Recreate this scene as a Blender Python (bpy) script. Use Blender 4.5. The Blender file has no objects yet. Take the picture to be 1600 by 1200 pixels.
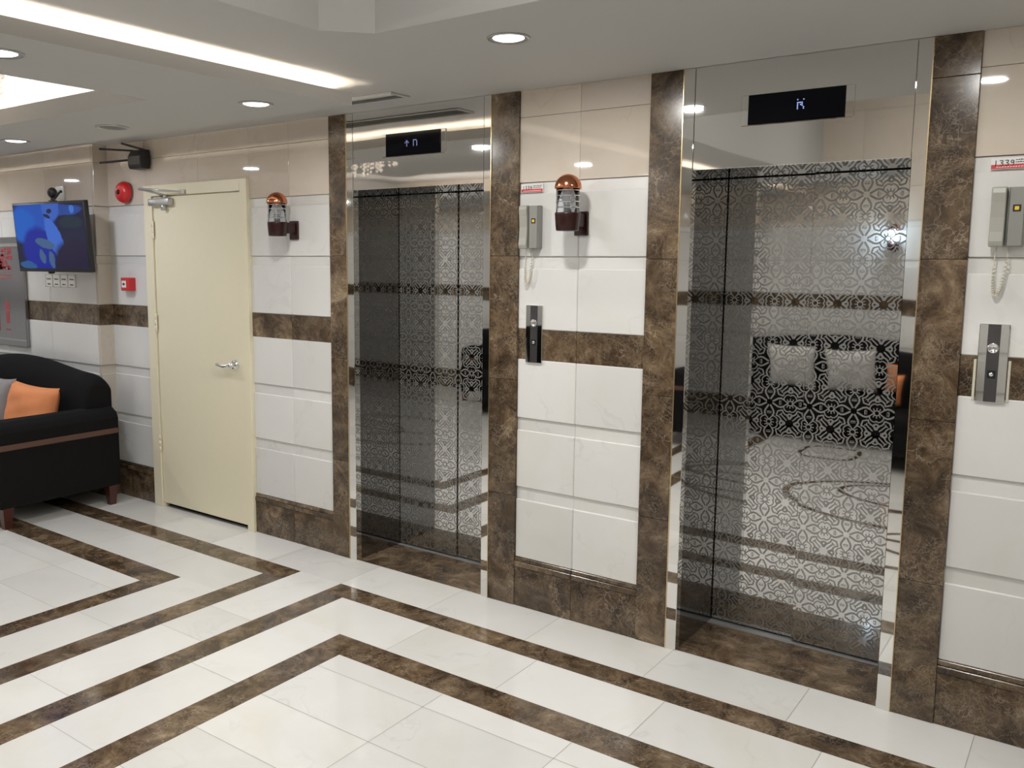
import bpy, bmesh, math, random
from mathutils import Vector, Matrix
random.seed(7)
S = bpy.context.scene
C = S.collection
PI = math.pi

# ------------------------------------------------------------------ camera
def make_camera():
    yaw, pitch, roll = .637901, -.121404, .0049855
    cy, sy, cp, sp = math.cos(yaw), math.sin(yaw), math.cos(pitch), math.sin(pitch)
    f = Vector((-sy*cp, cy*cp, sp)); r = Vector((cy, sy, 0)); u = r.cross(f)
    r2 = r*math.cos(roll)+u*math.sin(roll); u2 = -r*math.sin(roll)+u*math.cos(roll)
    cd = bpy.data.cameras.new('camera'); co = bpy.data.objects.new('camera', cd); C.objects.link(co)
    cd.sensor_width = 36; cd.lens = 1364.055*36/1600
    cd.shift_x = .04776; cd.shift_y = -.01685
    cd.clip_start = .05; cd.clip_end = 60
    m = Matrix((r2, u2, -f)).transposed().to_4x4(); m.translation = Vector((0, -3.30369, 1.6))
    co.matrix_world = m
    S.camera = co
make_camera()

# ------------------------------------------------------------------ world and exposure
w = bpy.data.worlds.new('world'); S.world = w; w.use_nodes = True
w.node_tree.nodes['Background'].inputs[0].default_value = (1, .98, .95, 1)
w.node_tree.nodes['Background'].inputs[1].default_value = .3
S.view_settings.view_transform = 'Standard'; S.view_settings.look = 'None'
S.view_settings.gamma = 1; S.view_settings.use_curve_mapping = False
S.view_settings.exposure = -1.32

CZ = 2.3335      # ceiling by the lifts
PZ = 2.241       # dropped panel
HZ = 3.1         # high ceiling behind the lift lobby strip
LIGHT_W = 26     # watts of each downlight
def area(name, loc, size, power, col=(1, .97, .92), rot=(0, 0, 0), sizey=None, parent=None, spread=None):
    l = bpy.data.lights.new(name, 'AREA'); l.energy = power; l.color = col; l.size = size
    if sizey: l.shape = 'RECTANGLE'; l.size_y = sizey
    else: l.shape = 'DISK'
    if spread: l.spread = spread
    o = bpy.data.objects.new(name, l); C.objects.link(o); o.location = loc; o.rotation_euler = rot
    if parent: o.parent = parent
    return o

# ------------------------------------------------------------------ node helpers
class NT:
    def __init__(s, name):
        s.m = bpy.data.materials.new(name); s.m.use_nodes = True
        s.t = s.m.node_tree; s.b = s.t.nodes['Principled BSDF']; s.out = s.t.nodes['Material Output']
    def n(s, typ, **k):
        nd = s.t.nodes.new(typ)
        for a, v in k.items(): setattr(nd, a, v)
        return nd
    def l(s, a, b): s.t.links.new(a, b)
    def set(s, sock, v):
        if hasattr(v, 'is_linked') or isinstance(v, bpy.types.NodeSocket): s.l(v, sock)
        else: sock.default_value = v
    def math(s, op, a, b=None, clamp=False):
        nd = s.n('ShaderNodeMath', operation=op); nd.use_clamp = clamp
        s.set(nd.inputs[0], a)
        if b is not None: s.set(nd.inputs[1], b)
        return nd.outputs[0]
    def vmath(s, op, a, b=None, c=None):
        nd = s.n('ShaderNodeVectorMath', operation=op)
        s.set(nd.inputs[0], a)
        if b is not None: s.set(nd.inputs[1], b)
        if c is not None: s.set(nd.inputs[2], c)
        return nd
    def mix(s, f, a, b):
        nd = s.n('ShaderNodeMix', data_type='RGBA')
        s.set(nd.inputs[0], f); s.set(nd.inputs[6], a); s.set(nd.inputs[7], b)
        return nd.outputs[2]
    def ramp(s, f, stops, interp='LINEAR'):
        nd = s.n('ShaderNodeValToRGB'); nd.color_ramp.interpolation = interp
        e = nd.color_ramp.elements
        while len(e) < len(stops): e.new(.5)
        for i, (p, c) in enumerate(stops):
            e[i].position = p; e[i].color = c if len(c) == 4 else (*c, 1)
        s.l(f, nd.inputs[0]); return nd.outputs[0]
    def coord(s, scale=(1, 1, 1), loc=(0, 0, 0), rot=(0, 0, 0)):
        g = s.n('ShaderNodeNewGeometry'); mp = s.n('ShaderNodeMapping')
        mp.inputs['Scale'].default_value = scale; mp.inputs['Location'].default_value = loc; mp.inputs['Rotation'].default_value = rot
        s.l(g.outputs['Position'], mp.inputs[0]); return mp.outputs[0]
    def noise(s, vec, scale, detail=4, rough=.55, dist=0, out=0):
        nd = s.n('ShaderNodeTexNoise'); s.l(vec, nd.inputs['Vector'])
        nd.inputs['Scale'].default_value = scale; nd.inputs['Detail'].default_value = detail
        nd.inputs['Roughness'].default_value = rough; nd.inputs['Distortion'].default_value = dist
        return nd.outputs[out]
    def bump(s, h, strength=.1, dist=.002):
        nd = s.n('ShaderNodeBump'); nd.inputs['Strength'].default_value = strength; nd.inputs['Distance'].default_value = dist
        s.l(h, nd.inputs['Height']); s.l(nd.outputs[0], s.b.inputs['Normal'])

def simple(name, col, rough=.5, metal=0, emis=None, es=0, spec=None, noise=0, sheen=0, coat=0):
    k = NT(name)
    if noise:
        v = k.coord(); f = k.noise(v, 30, 5)
        a = tuple(c*(1-noise) for c in col)+(1,); b = tuple(min(1, c*(1+noise)) for c in col)+(1,)
        k.l(k.mix(f, a, b), k.b.inputs['Base Color'])
    else: k.b.inputs['Base Color'].default_value = (*col, 1)
    k.b.inputs['Roughness'].default_value = rough; k.b.inputs['Metallic'].default_value = metal
    if emis: k.b.inputs['Emission Color'].default_value = (*emis, 1); k.b.inputs['Emission Strength'].default_value = es
    if spec is not None: k.b.inputs['Specular IOR Level'].default_value = spec
    if sheen: k.b.inputs['Sheen Weight'].default_value = sheen
    if coat: k.b.inputs['Coat Weight'].default_value = coat
    return k.m

def white_marble(name, base, light, rough=.09, vein=.35, tone=True):
    k = NT(name); v = k.coord()
    if tone:
        at = k.n('ShaderNodeAttribute', attribute_name='tone')
        off = k.vmath('MULTIPLY_ADD', at.outputs['Color'], (17.3, 9.1, 5.7), v).outputs[0]
    else: off = v
    big = k.noise(off, 2.2, 4, .55, .6)
    col = k.mix(big, (*base, 1), (*light, 1))
    warp = k.n('ShaderNodeTexNoise'); k.l(off, warp.inputs['Vector']); warp.inputs['Scale'].default_value = 1.7; warp.inputs['Detail'].default_value = 5
    wv = k.vmath('MULTIPLY_ADD', warp.outputs['Color'], (1.1, 1.1, 1.1), off).outputs[0]
    ve = k.noise(wv, 1.6, 3, .5, 1.4)
    d = k.math('ABSOLUTE', k.math('SUBTRACT', ve, .5))
    vf = k.ramp(d, [(0, (1, 1, 1)), (.022, (0, 0, 0))])
    patch = k.ramp(k.noise(off, 3.1, 2), [(.45, (0, 0, 0)), (.7, (1, 1, 1))])
    cl = k.ramp(k.noise(off, 1.3, 6, .6, .8), [(.50, (0, 0, 0)), (.72, (1, 1, 1))])
    col = k.mix(k.math('MULTIPLY', cl, .5), col, (base[0]*.98, base[1]*.92, base[2]*.80, 1))
    vf2 = k.math('MULTIPLY', k.math('MULTIPLY', vf, patch), vein)
    dark = tuple(c*.72 for c in base)+(1,)
    col = k.mix(vf2, col, dark)
    if tone:
        t = k.math('ADD', k.math('MULTIPLY', at.outputs['Fac'], .12), .91)
        col = k.vmath('SCALE', col).outputs[0].node
        k.set(col.inputs[3], t); col = col.outputs[0]
    k.l(col, k.b.inputs['Base Color'])
    k.b.inputs['Roughness'].default_value = rough
    k.b.inputs['IOR'].default_value = 1.5
    return k.m

def brown_marble(name, scale=1.0, rough=.1, bright=1.0):
    k = NT(name); v = k.coord((scale,)*3)
    at = k.n('ShaderNodeAttribute', attribute_name='tone')
    v = k.vmath('MULTIPLY_ADD', at.outputs['Color'], (7.3, 4.1, 5.7), v).outputs[0]
    n1 = k.noise(v, 8, 10, .72, .8)
    B = bright
    col = k.ramp(n1, [(.34, (.028*B, .017*B, .010*B)), (.45, (.075*B, .049*B, .029*B)), (.53, (.125*B, .087*B, .054*B)), (.62, (.20*B, .15*B, .10*B)), (.76, (.38*B, .31*B, .225*B))])
    lo = k.ramp(k.noise(v, 3.0, 4), [(.35, (.60, .565, .51)), (.65, (1.10, 1.04, .94))])
    col = k.vmath('MULTIPLY', col, lo).outputs[0]
    warp = k.n('ShaderNodeTexNoise'); k.l(v, warp.inputs['Vector']); warp.inputs['Scale'].default_value = 14; warp.inputs['Detail'].default_value = 7
    wv = k.vmath('MULTIPLY_ADD', warp.outputs['Color'], (.17, .17, .17), v).outputs[0]
    vo = k.n('ShaderNodeTexVoronoi', feature='DISTANCE_TO_EDGE'); vo.inputs['Scale'].default_value = 15; k.l(wv, vo.inputs['Vector'])
    e1 = k.ramp(vo.outputs['Distance'], [(0, (1, 1, 1)), (.04, (0, 0, 0))])
    vo2 = k.n('ShaderNodeTexVoronoi', feature='DISTANCE_TO_EDGE'); vo2.inputs['Scale'].default_value = 46; k.l(wv, vo2.inputs['Vector'])
    e2 = k.ramp(vo2.outputs['Distance'], [(0, (1, 1, 1)), (.09, (0, 0, 0))])
    pn = k.ramp(k.noise(v, 6, 3), [(.44, (0, 0, 0)), (.66, (1, 1, 1))])
    pn2 = k.ramp(k.noise(v, 9, 3), [(.40, (0, 0, 0)), (.62, (1, 1, 1))])
    f1 = k.math('MULTIPLY', k.math('MULTIPLY', e1, pn), .48)
    f2 = k.math('MULTIPLY', k.math('MULTIPLY', e2, pn2), .30)
    f = k.math('MAXIMUM', f1, f2)
    col = k.mix(f, col, (.47, .40, .31, 1))
    big = k.ramp(k.noise(v, 3.6, 9, .74, 1.8), [(.645, (0, 0, 0)), (.72, (1, 1, 1))])
    col = k.mix(k.math('MULTIPLY', big, .7), col, (.56, .49, .41, 1))
    k.l(col, k.b.inputs['Base Color']); k.b.inputs['Roughness'].default_value = rough
    return k.m

M = {}
M['white'] = white_marble('white_marble_wall', (.70, .69, .665), (.80, .793, .772), rough=.16)
M['beige'] = white_marble('beige_marble_upper_wall', (.64, .56, .475), (.74, .665, .58), rough=.035)
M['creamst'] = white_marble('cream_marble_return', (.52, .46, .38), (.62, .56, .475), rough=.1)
M['floor'] = white_marble('white_marble_floor', (.735, .728, .70), (.875, .868, .845), rough=.10, vein=.3)
M['brown'] = brown_marble('brown_marble', 1.0, .2)
M['brownf'] = brown_marble('brown_marble_floor', 1.0, .1, 1.15)
M['grout'] = simple('grout', (.42, .40, .36), .8)
M['joint'] = simple('stone_joint', (.36, .32, .27), .8)
M['ceil'] = simple('white_ceiling_paint', (.52, .508, .485), .75, noise=.015)
def steelm():
    k = NT('mirror_steel'); k.b.inputs['Base Color'].default_value = (.80, .79, .77, 1); k.b.inputs['Metallic'].default_value = 1; k.b.inputs['Roughness'].default_value = .025
    k.bump(k.noise(k.coord((1, 1, .6)), 2.6, 1), .35, .006)
    return k.m
M['steel'] = steelm()
M['chrome'] = simple('chrome', (.85, .85, .86), .1, 1)
M['gold'] = simple('brass_trim_line', (.75, .58, .32), .25, 1)
M['dark'] = simple('black_plastic', (.009, .009, .010), .42)
M['gap'] = simple('black_gap', (.004, .004, .004), .9)
M['glassblack'] = simple('black_glass', (.003, .003, .005), .08, spec=.12)
M['cream'] = simple('cream_paint', (.82, .755, .565), .38, noise=.02)
M['velvet'] = simple('black_velvet', (.0062, .006, .0062), .9, noise=.2, spec=.2)
M['leather'] = simple('brown_piping', (.10, .045, .03), .5)
M['wood'] = simple('dark_red_wood', (.07, .018, .012), .3)
M['orange'] = simple('orange_cushion_fabric', (.82, .30, .12), .85, noise=.05)
M['greyc'] = simple('grey_cushion_fabric', (.30, .28, .28), .85, noise=.05)
M['brownc'] = simple('brown_cushion_side', (.10, .08, .07), .85)
M['whitec'] = simple('white_cushion_fabric', (.75, .73, .70), .85)
M['red'] = simple('red_plastic', (.55, .02, .025), .28)
M['copper'] = simple('copper_cap', (.62, .24, .13), .16, 1)
M['maroon'] = simple('maroon_metal', (.034, .010, .008), .3, .3)
M['phone'] = simple('grey_phone_plastic', (.36, .355, .31), .4)
M['phoned'] = simple('dark_grey_phone_plastic', (.26, .26, .235), .4)
M['cord'] = simple('beige_cord', (.62, .58, .46), .5)
M['yellow'] = simple('yellow_button', (.85, .55, .05), .4)
M['paper'] = simple('paper_white', (.82, .80, .78), .6)
M['stred'] = simple('sticker_red', (.62, .045, .06), .5)
M['faded'] = simple('faded_red_marking', (.34, .05, .06), .5)
M['ink'] = simple('black_ink', (.02, .02, .02), .6)
M['satin'] = simple('dark_satin_steel', (.17, .165, .17), .3, 1)
M['brushed'] = simple('grey_steel_board', (.33, .33, .345), .28, .9, noise=.08)
M['alu'] = simple('aluminium', (.55, .55, .54), .35, .8)
M['lens'] = simple('lamp_diffuser', (.9, .9, .9), .5, emis=(1, .985, .96), es=22)
M['led'] = simple('led_strip_glow', (1, .95, .88), .5, emis=(1, .86, .70), es=110)
M['ledw'] = simple('recess_strip_glow', (1, .97, .95), .5, emis=(1, .93, .86), es=150)
M['ledtxt'] = simple('blue_white_led_dots', (.2, .3, .9), .5, emis=(.42, .52, 1), es=1.6)
M['ledtxt2'] = simple('dim_white_led_dots', (.2, .3, .9), .5, emis=(.62, .62, .85), es=.55)
M['sill'] = simple('aluminium_sill', (.5, .5, .5), .45, .6)
M['blackm'] = simple('dark_mirror_steel', (.24, .235, .235), .03, 1)
def glassm():
    k = NT('clear_lamp_glass'); k.b.inputs['Base Color'].default_value = (.93, .96, 1, 1)
    k.b.inputs['Transmission Weight'].default_value = 1; k.b.inputs['Roughness'].default_value = .04; k.b.inputs['IOR'].default_value = 1.2
    return k.m
M['glass'] = glassm()
def crystal():
    k = NT('crystal'); k.b.inputs['Base Color'].default_value = (.95, .93, .9, 1); k.b.inputs['Roughness'].default_value = .05
    k.b.inputs['Transmission Weight'].default_value = .8; k.b.inputs['Emission Color'].default_value = (1, .86, .7, 1); k.b.inputs['Emission Strength'].default_value = .35
    return k.m
M['crystal'] = crystal()
M['warmbulb'] = simple('warm_bulb', (1, .9, .75), .5, emis=(1, .82, .58), es=25)
M['coolbulb'] = simple('cool_bulb', (.9, .95, 1), .5, emis=(.55, .78, 1), es=30)

# etched ornament on the lift doors: black mirror steel with a matt line pattern (period .169 m)
def etched():
    k = NT('etched_black_steel')
    tc = k.n('ShaderNodeTexCoord'); sp = k.n('ShaderNodeSeparateXYZ'); k.l(tc.outputs['Object'], sp.inputs[0])
    s = .0845
    def fold(v):   # triangle wave 0..1 with period 2s
        return k.math('PINGPONG', k.math('DIVIDE', v, s), 1.0)
    a = fold(sp.outputs[0]); b = fold(k.math('ADD', sp.outputs[2], .0))
    hi = k.math('MAXIMUM', a, b); lo = k.math('MINIMUM', a, b)
    # tulip barbs need to know nothing about the swap: the motif has p4m symmetry
    cmb = k.n('ShaderNodeCombineXYZ'); k.l(hi, cmb.inputs[0]); k.l(lo, cmb.inputs[1]); P = cmb.outputs[0]
    lines = [
        (.042, [(.17, .055), (.27, .115), (.41, .20), (.55, .225), (.68, .17)]), (.028, [(.68, .17), (.76, .10), (.88, .012)]),
        (.018, [(.475, .0), (.49, .10)]), (.012, [(.49, .095), (.57, .09)]), (.012, [(.48, .034), (.585, .034)]),
        (.026, [(.885, .0), (.905, .07), (.93, .10), (1.0, .118)]),
        (.024, [(.905, .08), (.87, .135), (.855, .19)]), (.018, [(.995, .118), (.995, .235)]),
        (.027, [(.70, .16), (.70, .25), (.757, .35), (.85, .415), (.93, .425), (1.0, .375)]),
        (.034, [(.42, .42), (.515, .391), (.61, .36), (.65, .362), (.68, .47), (.77, .56), (.87, .60)]),
        (.05, [(.87, .60), (.925, .66), (.975, .76)]), (.04, [(.89, .60), (.945, .54), (1.0, .53)]),
        (.030, [(.84, .84), (.68, .68), (.57, .57)]), (.024, [(.60, .555), (.60, .515)]),
    ]
    D = None
    for wd, pl in lines:
        for p, q in zip(pl[:-1], pl[1:]):
            ba = (q[0]-p[0], q[1]-p[1], 0); L = ba[0]**2+ba[1]**2
            pa = k.vmath('SUBTRACT', P, (p[0], p[1], 0)).outputs[0]
            h = k.math('ADD', k.vmath('DOT_PRODUCT', pa, (ba[0]/L, ba[1]/L, 0)).outputs['Value'], 0.0, clamp=True)
            nd = k.n('ShaderNodeVectorMath', operation='SCALE'); nd.inputs[0].default_value = ba; k.l(h, nd.inputs[3])
            pa = k.vmath('SUBTRACT', pa, nd.outputs[0]).outputs[0]
            d = k.math('SUBTRACT', k.vmath('LENGTH', pa).outputs['Value'], wd)
            D = d if D is None else k.math('MINIMUM', D, d)
    mask = k.math('ADD', k.math('MULTIPLY', k.math('SUBTRACT', 0.0, D), 55), .5, clamp=True)
    # no ornament on a narrow rim
    k.b.inputs['Base Color'].default_value = (.60, .59, .575, 1)
    k.b.inputs['Metallic'].default_value = 1; k.b.inputs['Roughness'].default_value = .02
    p2 = k.n('ShaderNodeBsdfPrincipled'); p2.inputs['Base Color'].default_value = (.34, .335, .32, 1); p2.inputs['Metallic'].default_value = .75; p2.inputs['Roughness'].default_value = .38
    mx = k.n('ShaderNodeMixShader'); k.l(mask, mx.inputs[0]); k.l(k.b.outputs[0], mx.inputs[1]); k.l(p2.outputs[0], mx.inputs[2]); k.l(mx.outputs[0], k.out.inputs[0])
    return k.m
M['etched'] = etched()

# ------------------------------------------------------------------ mesh helpers
class MB:
    def __init__(s): s.bm = bmesh.new(); s.tone = s.bm.faces.layers.float.new('tone'); s.mats = []; s.mi = 0; s.t = 0.
    def mat(s, m):
        if m not in s.mats: s.mats.append(m)
        s.mi = s.mats.index(m); return s
    def _fin(s, fs, smooth=False):
        for f in fs: f.material_index = s.mi; f[s.tone] = s.t; f.smooth = smooth
    def box(s, x0, x1, y0, y1, z0, z1, bev=0, seg=1, smooth=False):
        r = bmesh.ops.create_cube(s.bm, size=1)
        vs = r['verts']
        for v in vs: v.co = Vector(((x0+x1)/2+v.co.x*(x1-x0), (y0+y1)/2+v.co.y*(y1-y0), (z0+z1)/2+v.co.z*(z1-z0)))
        fs = list({f for v in vs for f in v.link_faces})
        if bev:
            es = list({e for f in fs for e in f.edges})
            b = bmesh.ops.bevel(s.bm, geom=es, offset=bev, segments=seg, affect='EDGES', profile=.5)
            fs = list({f for v in b['verts'] for f in v.link_faces} | {f for f in fs if f.is_valid})
        s._fin(fs, smooth or seg > 1); return fs
    def quad(s, pts):
        f = s.bm.faces.new([s.bm.verts.new(p) for p in pts]); s._fin([f]); return f
    def rect(s, x0, x1, y0, y1, z): return s.quad([(x0, y0, z), (x1, y0, z), (x1, y1, z), (x0, y1, z)])
    def lathe(s, prof, c=(0, 0, 0), n=32, axis='z', smooth=True, cap=False):
        rings = []
        for r, h in prof:
            ring = []
            for i in range(n):
                a = 2*PI*i/n; p = (r*math.cos(a), r*math.sin(a), h)
                if axis == 'y': p = (p[0], p[2], p[1])
                if axis == 'x': p = (p[2], p[0], p[1])
                ring.append(s.bm.verts.new((p[0]+c[0], p[1]+c[1], p[2]+c[2])))
            rings.append(ring)
        fs = []
        for a, b in zip(rings[:-1], rings[1:]):
            for i in range(n): fs.append(s.bm.faces.new([a[i], a[(i+1) % n], b[(i+1) % n], b[i]]))
        s._fin(fs, smooth)
        if cap:
            f2 = [s.bm.faces.new(rings[0][::-1]), s.bm.faces.new(rings[-1])]; s._fin(f2)
        return fs
    def tube(s, pts, r, n=8, closed=False):
        pts = [Vector(p) for p in pts]; rings = []; N = len(pts); ref = Vector((0, 0, 1))
        for i, p in enumerate(pts):
            t = (pts[min(i+1, N-1)]-pts[max(i-1, 0)]).normalized()
            a = t.cross(ref)
            if a.length < .05: a = t.cross(Vector((1, 0, 0)))
            a.normalize(); b = t.cross(a)
            rr = r[i] if isinstance(r, (list, tuple)) else r
            rings.append([s.bm.verts.new(p+a*rr*math.cos(2*PI*j/n)+b*rr*math.sin(2*PI*j/n)) for j in range(n)])
        fs = []
        for a, b in zip(rings[:-1], rings[1:]):
            for i in range(n): fs.append(s.bm.faces.new([a[i], a[(i+1) % n], b[(i+1) % n], b[i]]))
        s._fin(fs, True)
        s._fin([s.bm.faces.new(rings[0][::-1]), s.bm.faces.new(rings[-1])])
    def prism(s, poly, axis, a, b, smooth=False):
        """poly: 2D outline; axis 'x': (y,z), 'y': (x,z), 'z': (x,y)"""
        def P(p, t): return {'x': (t, p[0], p[1]), 'y': (p[0], t, p[1]), 'z': (p[0], p[1], t)}[axis]
        A = [s.bm.verts.new(P(p, a)) for p in poly]; B = [s.bm.verts.new(P(p, b)) for p in poly]
        n = len(poly); fs = [s.bm.faces.new([A[i], A[(i+1) % n], B[(i+1) % n], B[i]]) for i in range(n)]
        s._fin(fs, smooth)
        s._fin([s.bm.faces.new(A[::-1]), s.bm.faces.new(B)])
    def build(s, name, parent=None, subdiv=0, loc=None, flat=False, bevel=0):
        bmesh.ops.recalc_face_normals(s.bm, faces=s.bm.faces)
        me = bpy.data.meshes.new(name); s.bm.to_mesh(me); s.bm.free()
        for m in s.mats: me.materials.append(m)
        o = bpy.data.objects.new(name, me); C.objects.link(o)
        if parent: o.parent = parent
        if loc: o.location = loc
        if bevel:
            mo = o.modifiers.new('bevel', 'BEVEL'); mo.width = bevel; mo.segments = 3; mo.limit_method = 'ANGLE'; mo.angle_limit = math.radians(35)
        if subdiv:
            mo = o.modifiers.new('sub', 'SUBSURF'); mo.levels = subdiv; mo.render_levels = subdiv
        return o
def mb(m): return MB().mat(M[m])
def tag(o, label, cat, group=None, kind=None):
    if label: o['label'] = label
    if cat: o['category'] = cat
    if group: o['group'] = group
    if kind: o['kind'] = kind
    return o
def struct(o, label=None):
    o['kind'] = 'structure'
    if label: o['label'] = label
    return o
def thing(name, loc, label, cat, group=None, rz=0):
    o = bpy.data.objects.new(name, None); C.objects.link(o); o.location = loc; o.rotation_euler = (0, 0, rz)
    o.empty_display_size = .1
    return tag(o, label, cat, group)
def copy_tree(o, parent=None):
    c = o.copy(); C.objects.link(c)
    if parent: c.parent = parent
    for ch in [x for x in bpy.data.objects if x.parent == o]: copy_tree(ch, c)
    return c

# ------------------------------------------------------------------ layout constants (x along the lift wall, y into it, z up)
XA, XB, XC, XD, XE, XF = -3.317, -3.190, -3.144, -2.330, -2.289, -2.142
XG, XH, XI, XJ, XK, XL = -1.525, -1.387, -1.342, -.576, -.530, -.391
DL, DR, DT = -4.945, -3.960, 2.053
WL, WR, YB = -8.2, 3.4, -4.75
RX, TVY = -5.37, -.10     # return of the tv wall

# ------------------------------------------------------------------ floor
def floor():
    b = mb('floor')
    ys = {'s3': (-.4294, -.304), 's4': (-.8748, -.7304)}
    rnd = random.Random(3)
    def tiles(x0, x1, y0, y1, xs=(), yy=()):
        X = sorted([x0, x1]+[x for x in xs if x0 < x < x1]); Y = sorted([y0, y1]+[y for y in yy if y0 < y < y1])
        b.mat(M['floor'])
        for i in range(len(X)-1):
            for j in range(len(Y)-1):
                b.t = rnd.random(); b.rect(X[i], X[i+1], Y[j], Y[j+1], 0)
        b.mat(M['grout']); b.t = 0; g = .0013
        for x in X[1:-1]: b.rect(x-g, x+g, y0, y1, .0004)
        for y in Y[1:-1]: b.rect(x0, x1, y-g, y+g, .0004)
    def brown(x0, x1, y0, y1, cuts=()):
        b.mat(M['brownf'])
        horiz = (x1-x0) > (y1-y0)
        c = sorted([(x0 if horiz else y0)]+list(cuts)+[(x1 if horiz else y1)])
        for a, d in zip(c[:-1], c[1:]):
            b.t = rnd.random()
            if horiz: b.rect(a, d, y0, y1, 0)
            else: b.rect(x0, x1, a, d, 0)
    gx = [-2.436+.543*k for k in range(-2, 12)]
    # strip along the wall, with lift thresholds beyond it
    tiles(WL, WR, -.304, 0.0, xs=[-7.3, -6.75, -6.2, -5.65, -5.1, -4.55, -4.0, -3.5]+gx)
    # right-hand L: stripes 3 and 4 and the field inside them
    brown(-2.973, WR, -.4294, -.304, cuts=[-1.7, -.35, 1.0, 2.2]); brown(-2.973, -2.841, YB, -.4294, cuts=[-3.6, -2.5, -1.45])
    tiles(-2.841, WR, -.7304, -.4294, xs=[-2.30+.5485*k for k in range(0, 11)])
    tiles(-2.841, -2.5615, YB, -.7304, yy=[-1.282-.582*k for k in range(0, 6)])
    brown(-2.5615, WR, -.8748, -.7304, cuts=[-1.35, .1, 1.5]); brown(-2.5615, -2.422, YB, -.8748, cuts=[-3.3, -2.05])
    tiles(-2.422, WR, YB, -.8748, xs=[-1.885+.5455*k for k in range(-1, 10)], yy=[-.995-.2885*k for k in range(0, 14)])
    # between
    tiles(-3.2604, -2.973, YB, -.304, yy=[-.870, -1.135-.29*0, -1.72, -2.3, -2.88, -3.46, -4.04])
    # left-hand L: stripes 2 and 1 and the field
    brown(WL, -3.2604, -.4429, -.304, cuts=[-5.9, -4.6, -3.9]); brown(-3.3924, -3.2604, YB, -.4429, cuts=[-3.4, -2.2, -1.2])
    tiles(WL, -3.3924, -.7304, -.4429, xs=[-3.93-.57*k for k in range(0, 8)])
    tiles(-3.6791, -3.3924, YB, -.7304, yy=[-1.277-.582*k for k in range(0, 6)])
    brown(WL, -3.6791, -.882, -.7304, cuts=[-6.1, -4.9]); brown(-3.8029, -3.6791, YB, -.882, cuts=[-3.0, -1.8])
    tiles(WL, -3.8029, YB, -.882, xs=[-4.35-.55*k for k in range(0, 7)], yy=[-1.03-.29*k for k in range(0, 13)])
    # curved brown inlay in the middle of the hall (seen in the doors)
    def ring(cx, cy, rx, ry, w, sup=2.0):
        n = 72; b.mat(M['brownf'])
        o = []; i_ = []
        for k in range(n):
            a = 2*PI*k/n; c_, s_ = math.cos(a), math.sin(a)
            f = lambda v: math.copysign(abs(v)**(2/sup), v)
            o.append((cx+rx*f(c_), cy+ry*f(s_), .0008)); i_.append((cx+(rx-w)*f(c_), cy+(ry-w)*f(s_), .0008))
        for k in range(n): b.quad([o[k], o[(k+1) % n], i_[(k+1) % n], i_[k]])
    ring(-.93, -2.22, .86, .62, .05); ring(-.75, -2.45, .72, .36, .04); ring(-.55, -2.1, .5, .28, .04)
    ring(-1.82, -3.62, .24, .27, .04, 3.5)
    b.mat(M['floor'])
    # slab below
    b.t = .5; b.rect(WL, WR, YB, .55, -.02)
    o = b.build('floor'); struct(o, 'polished white marble floor with brown marble stripes')
    # recalc may flip plain sheets: make all normals face up
    for p in o.data.polygons:
        if p.normal.z < 0: p.flip()
    o.data.update()
floor()

# ------------------------------------------------------------------ wall slabs
COURSES = [(.234, .51, 'white'), (.5675, .8336, 'white'), (.89, 1.159, 'white'), (1.296, 1.565, 'white'), (1.6176, 1.8903, 'white')]
def clad(b, span, face, depth, axis, sgn, cuts=(), top=CZ, z0=0.0, rnd=random.Random(5), base=True, swap=None, thick=.03, bandcuts=None):
    """marble courses between span[0], span[1]; face: plane coordinate of the front; sgn: outward direction along the depth axis"""
    def bx(a0, a1, za, zb, out, bev):
        f0, f1 = face+sgn*out, face-sgn*thick
        y0, y1 = min(f0, f1), max(f0, f1)
        if axis == 'x': b.box(a0, a1, y0, y1, za, zb, bev)
        else: b.box(y0, y1, a0, a1, za, zb, bev)
    X = sorted([span[0], span[1]]+[c for c in cuts if span[0] < c < span[1]])
    g = .0005
    def row(za, zb, out, m, bev=.0018, cuts_=None):
        if zb <= z0 or za >= top: return
        za = max(za, z0); zb = min(zb, top)
        XX = X if cuts_ is None else sorted([span[0], span[1]]+[c for c in cuts_ if span[0] < c < span[1]])
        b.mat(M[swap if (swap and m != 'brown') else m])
        for a, d in zip(XX[:-1], XX[1:]):
            b.t = rnd.random(); bx(a+(g if a != span[0] else 0), d-(g if d != span[1] else 0), za, zb, out, bev)
    b.mat(M['joint'])
    bx(span[0]+.002, span[1]-.002, z0, top, -.013, 0)
    if base:
        row(0, .188, .006, 'brown', .002); row(.1885, .214, .010, 'brown', .002); row(.2145, .2335, .004, 'brown', .002)
    for za, zb, m in COURSES: row(za, zb, 0.0, m, .0035)
    for za, zb in ((.51, .5675), (.8336, .89), (1.565, 1.6176), (1.8903, 1.9400)): row(za-.002, zb-.0015, -.009, 'white', 0)
    row(1.1595, 1.2955, -.002, 'brown', .001, bandcuts)
    row(1.9405, 2.219, 0, 'beige', .0012); row(2.2205, top, 0, 'beige', .0012)
    if top > 2.5:
        z = top
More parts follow.
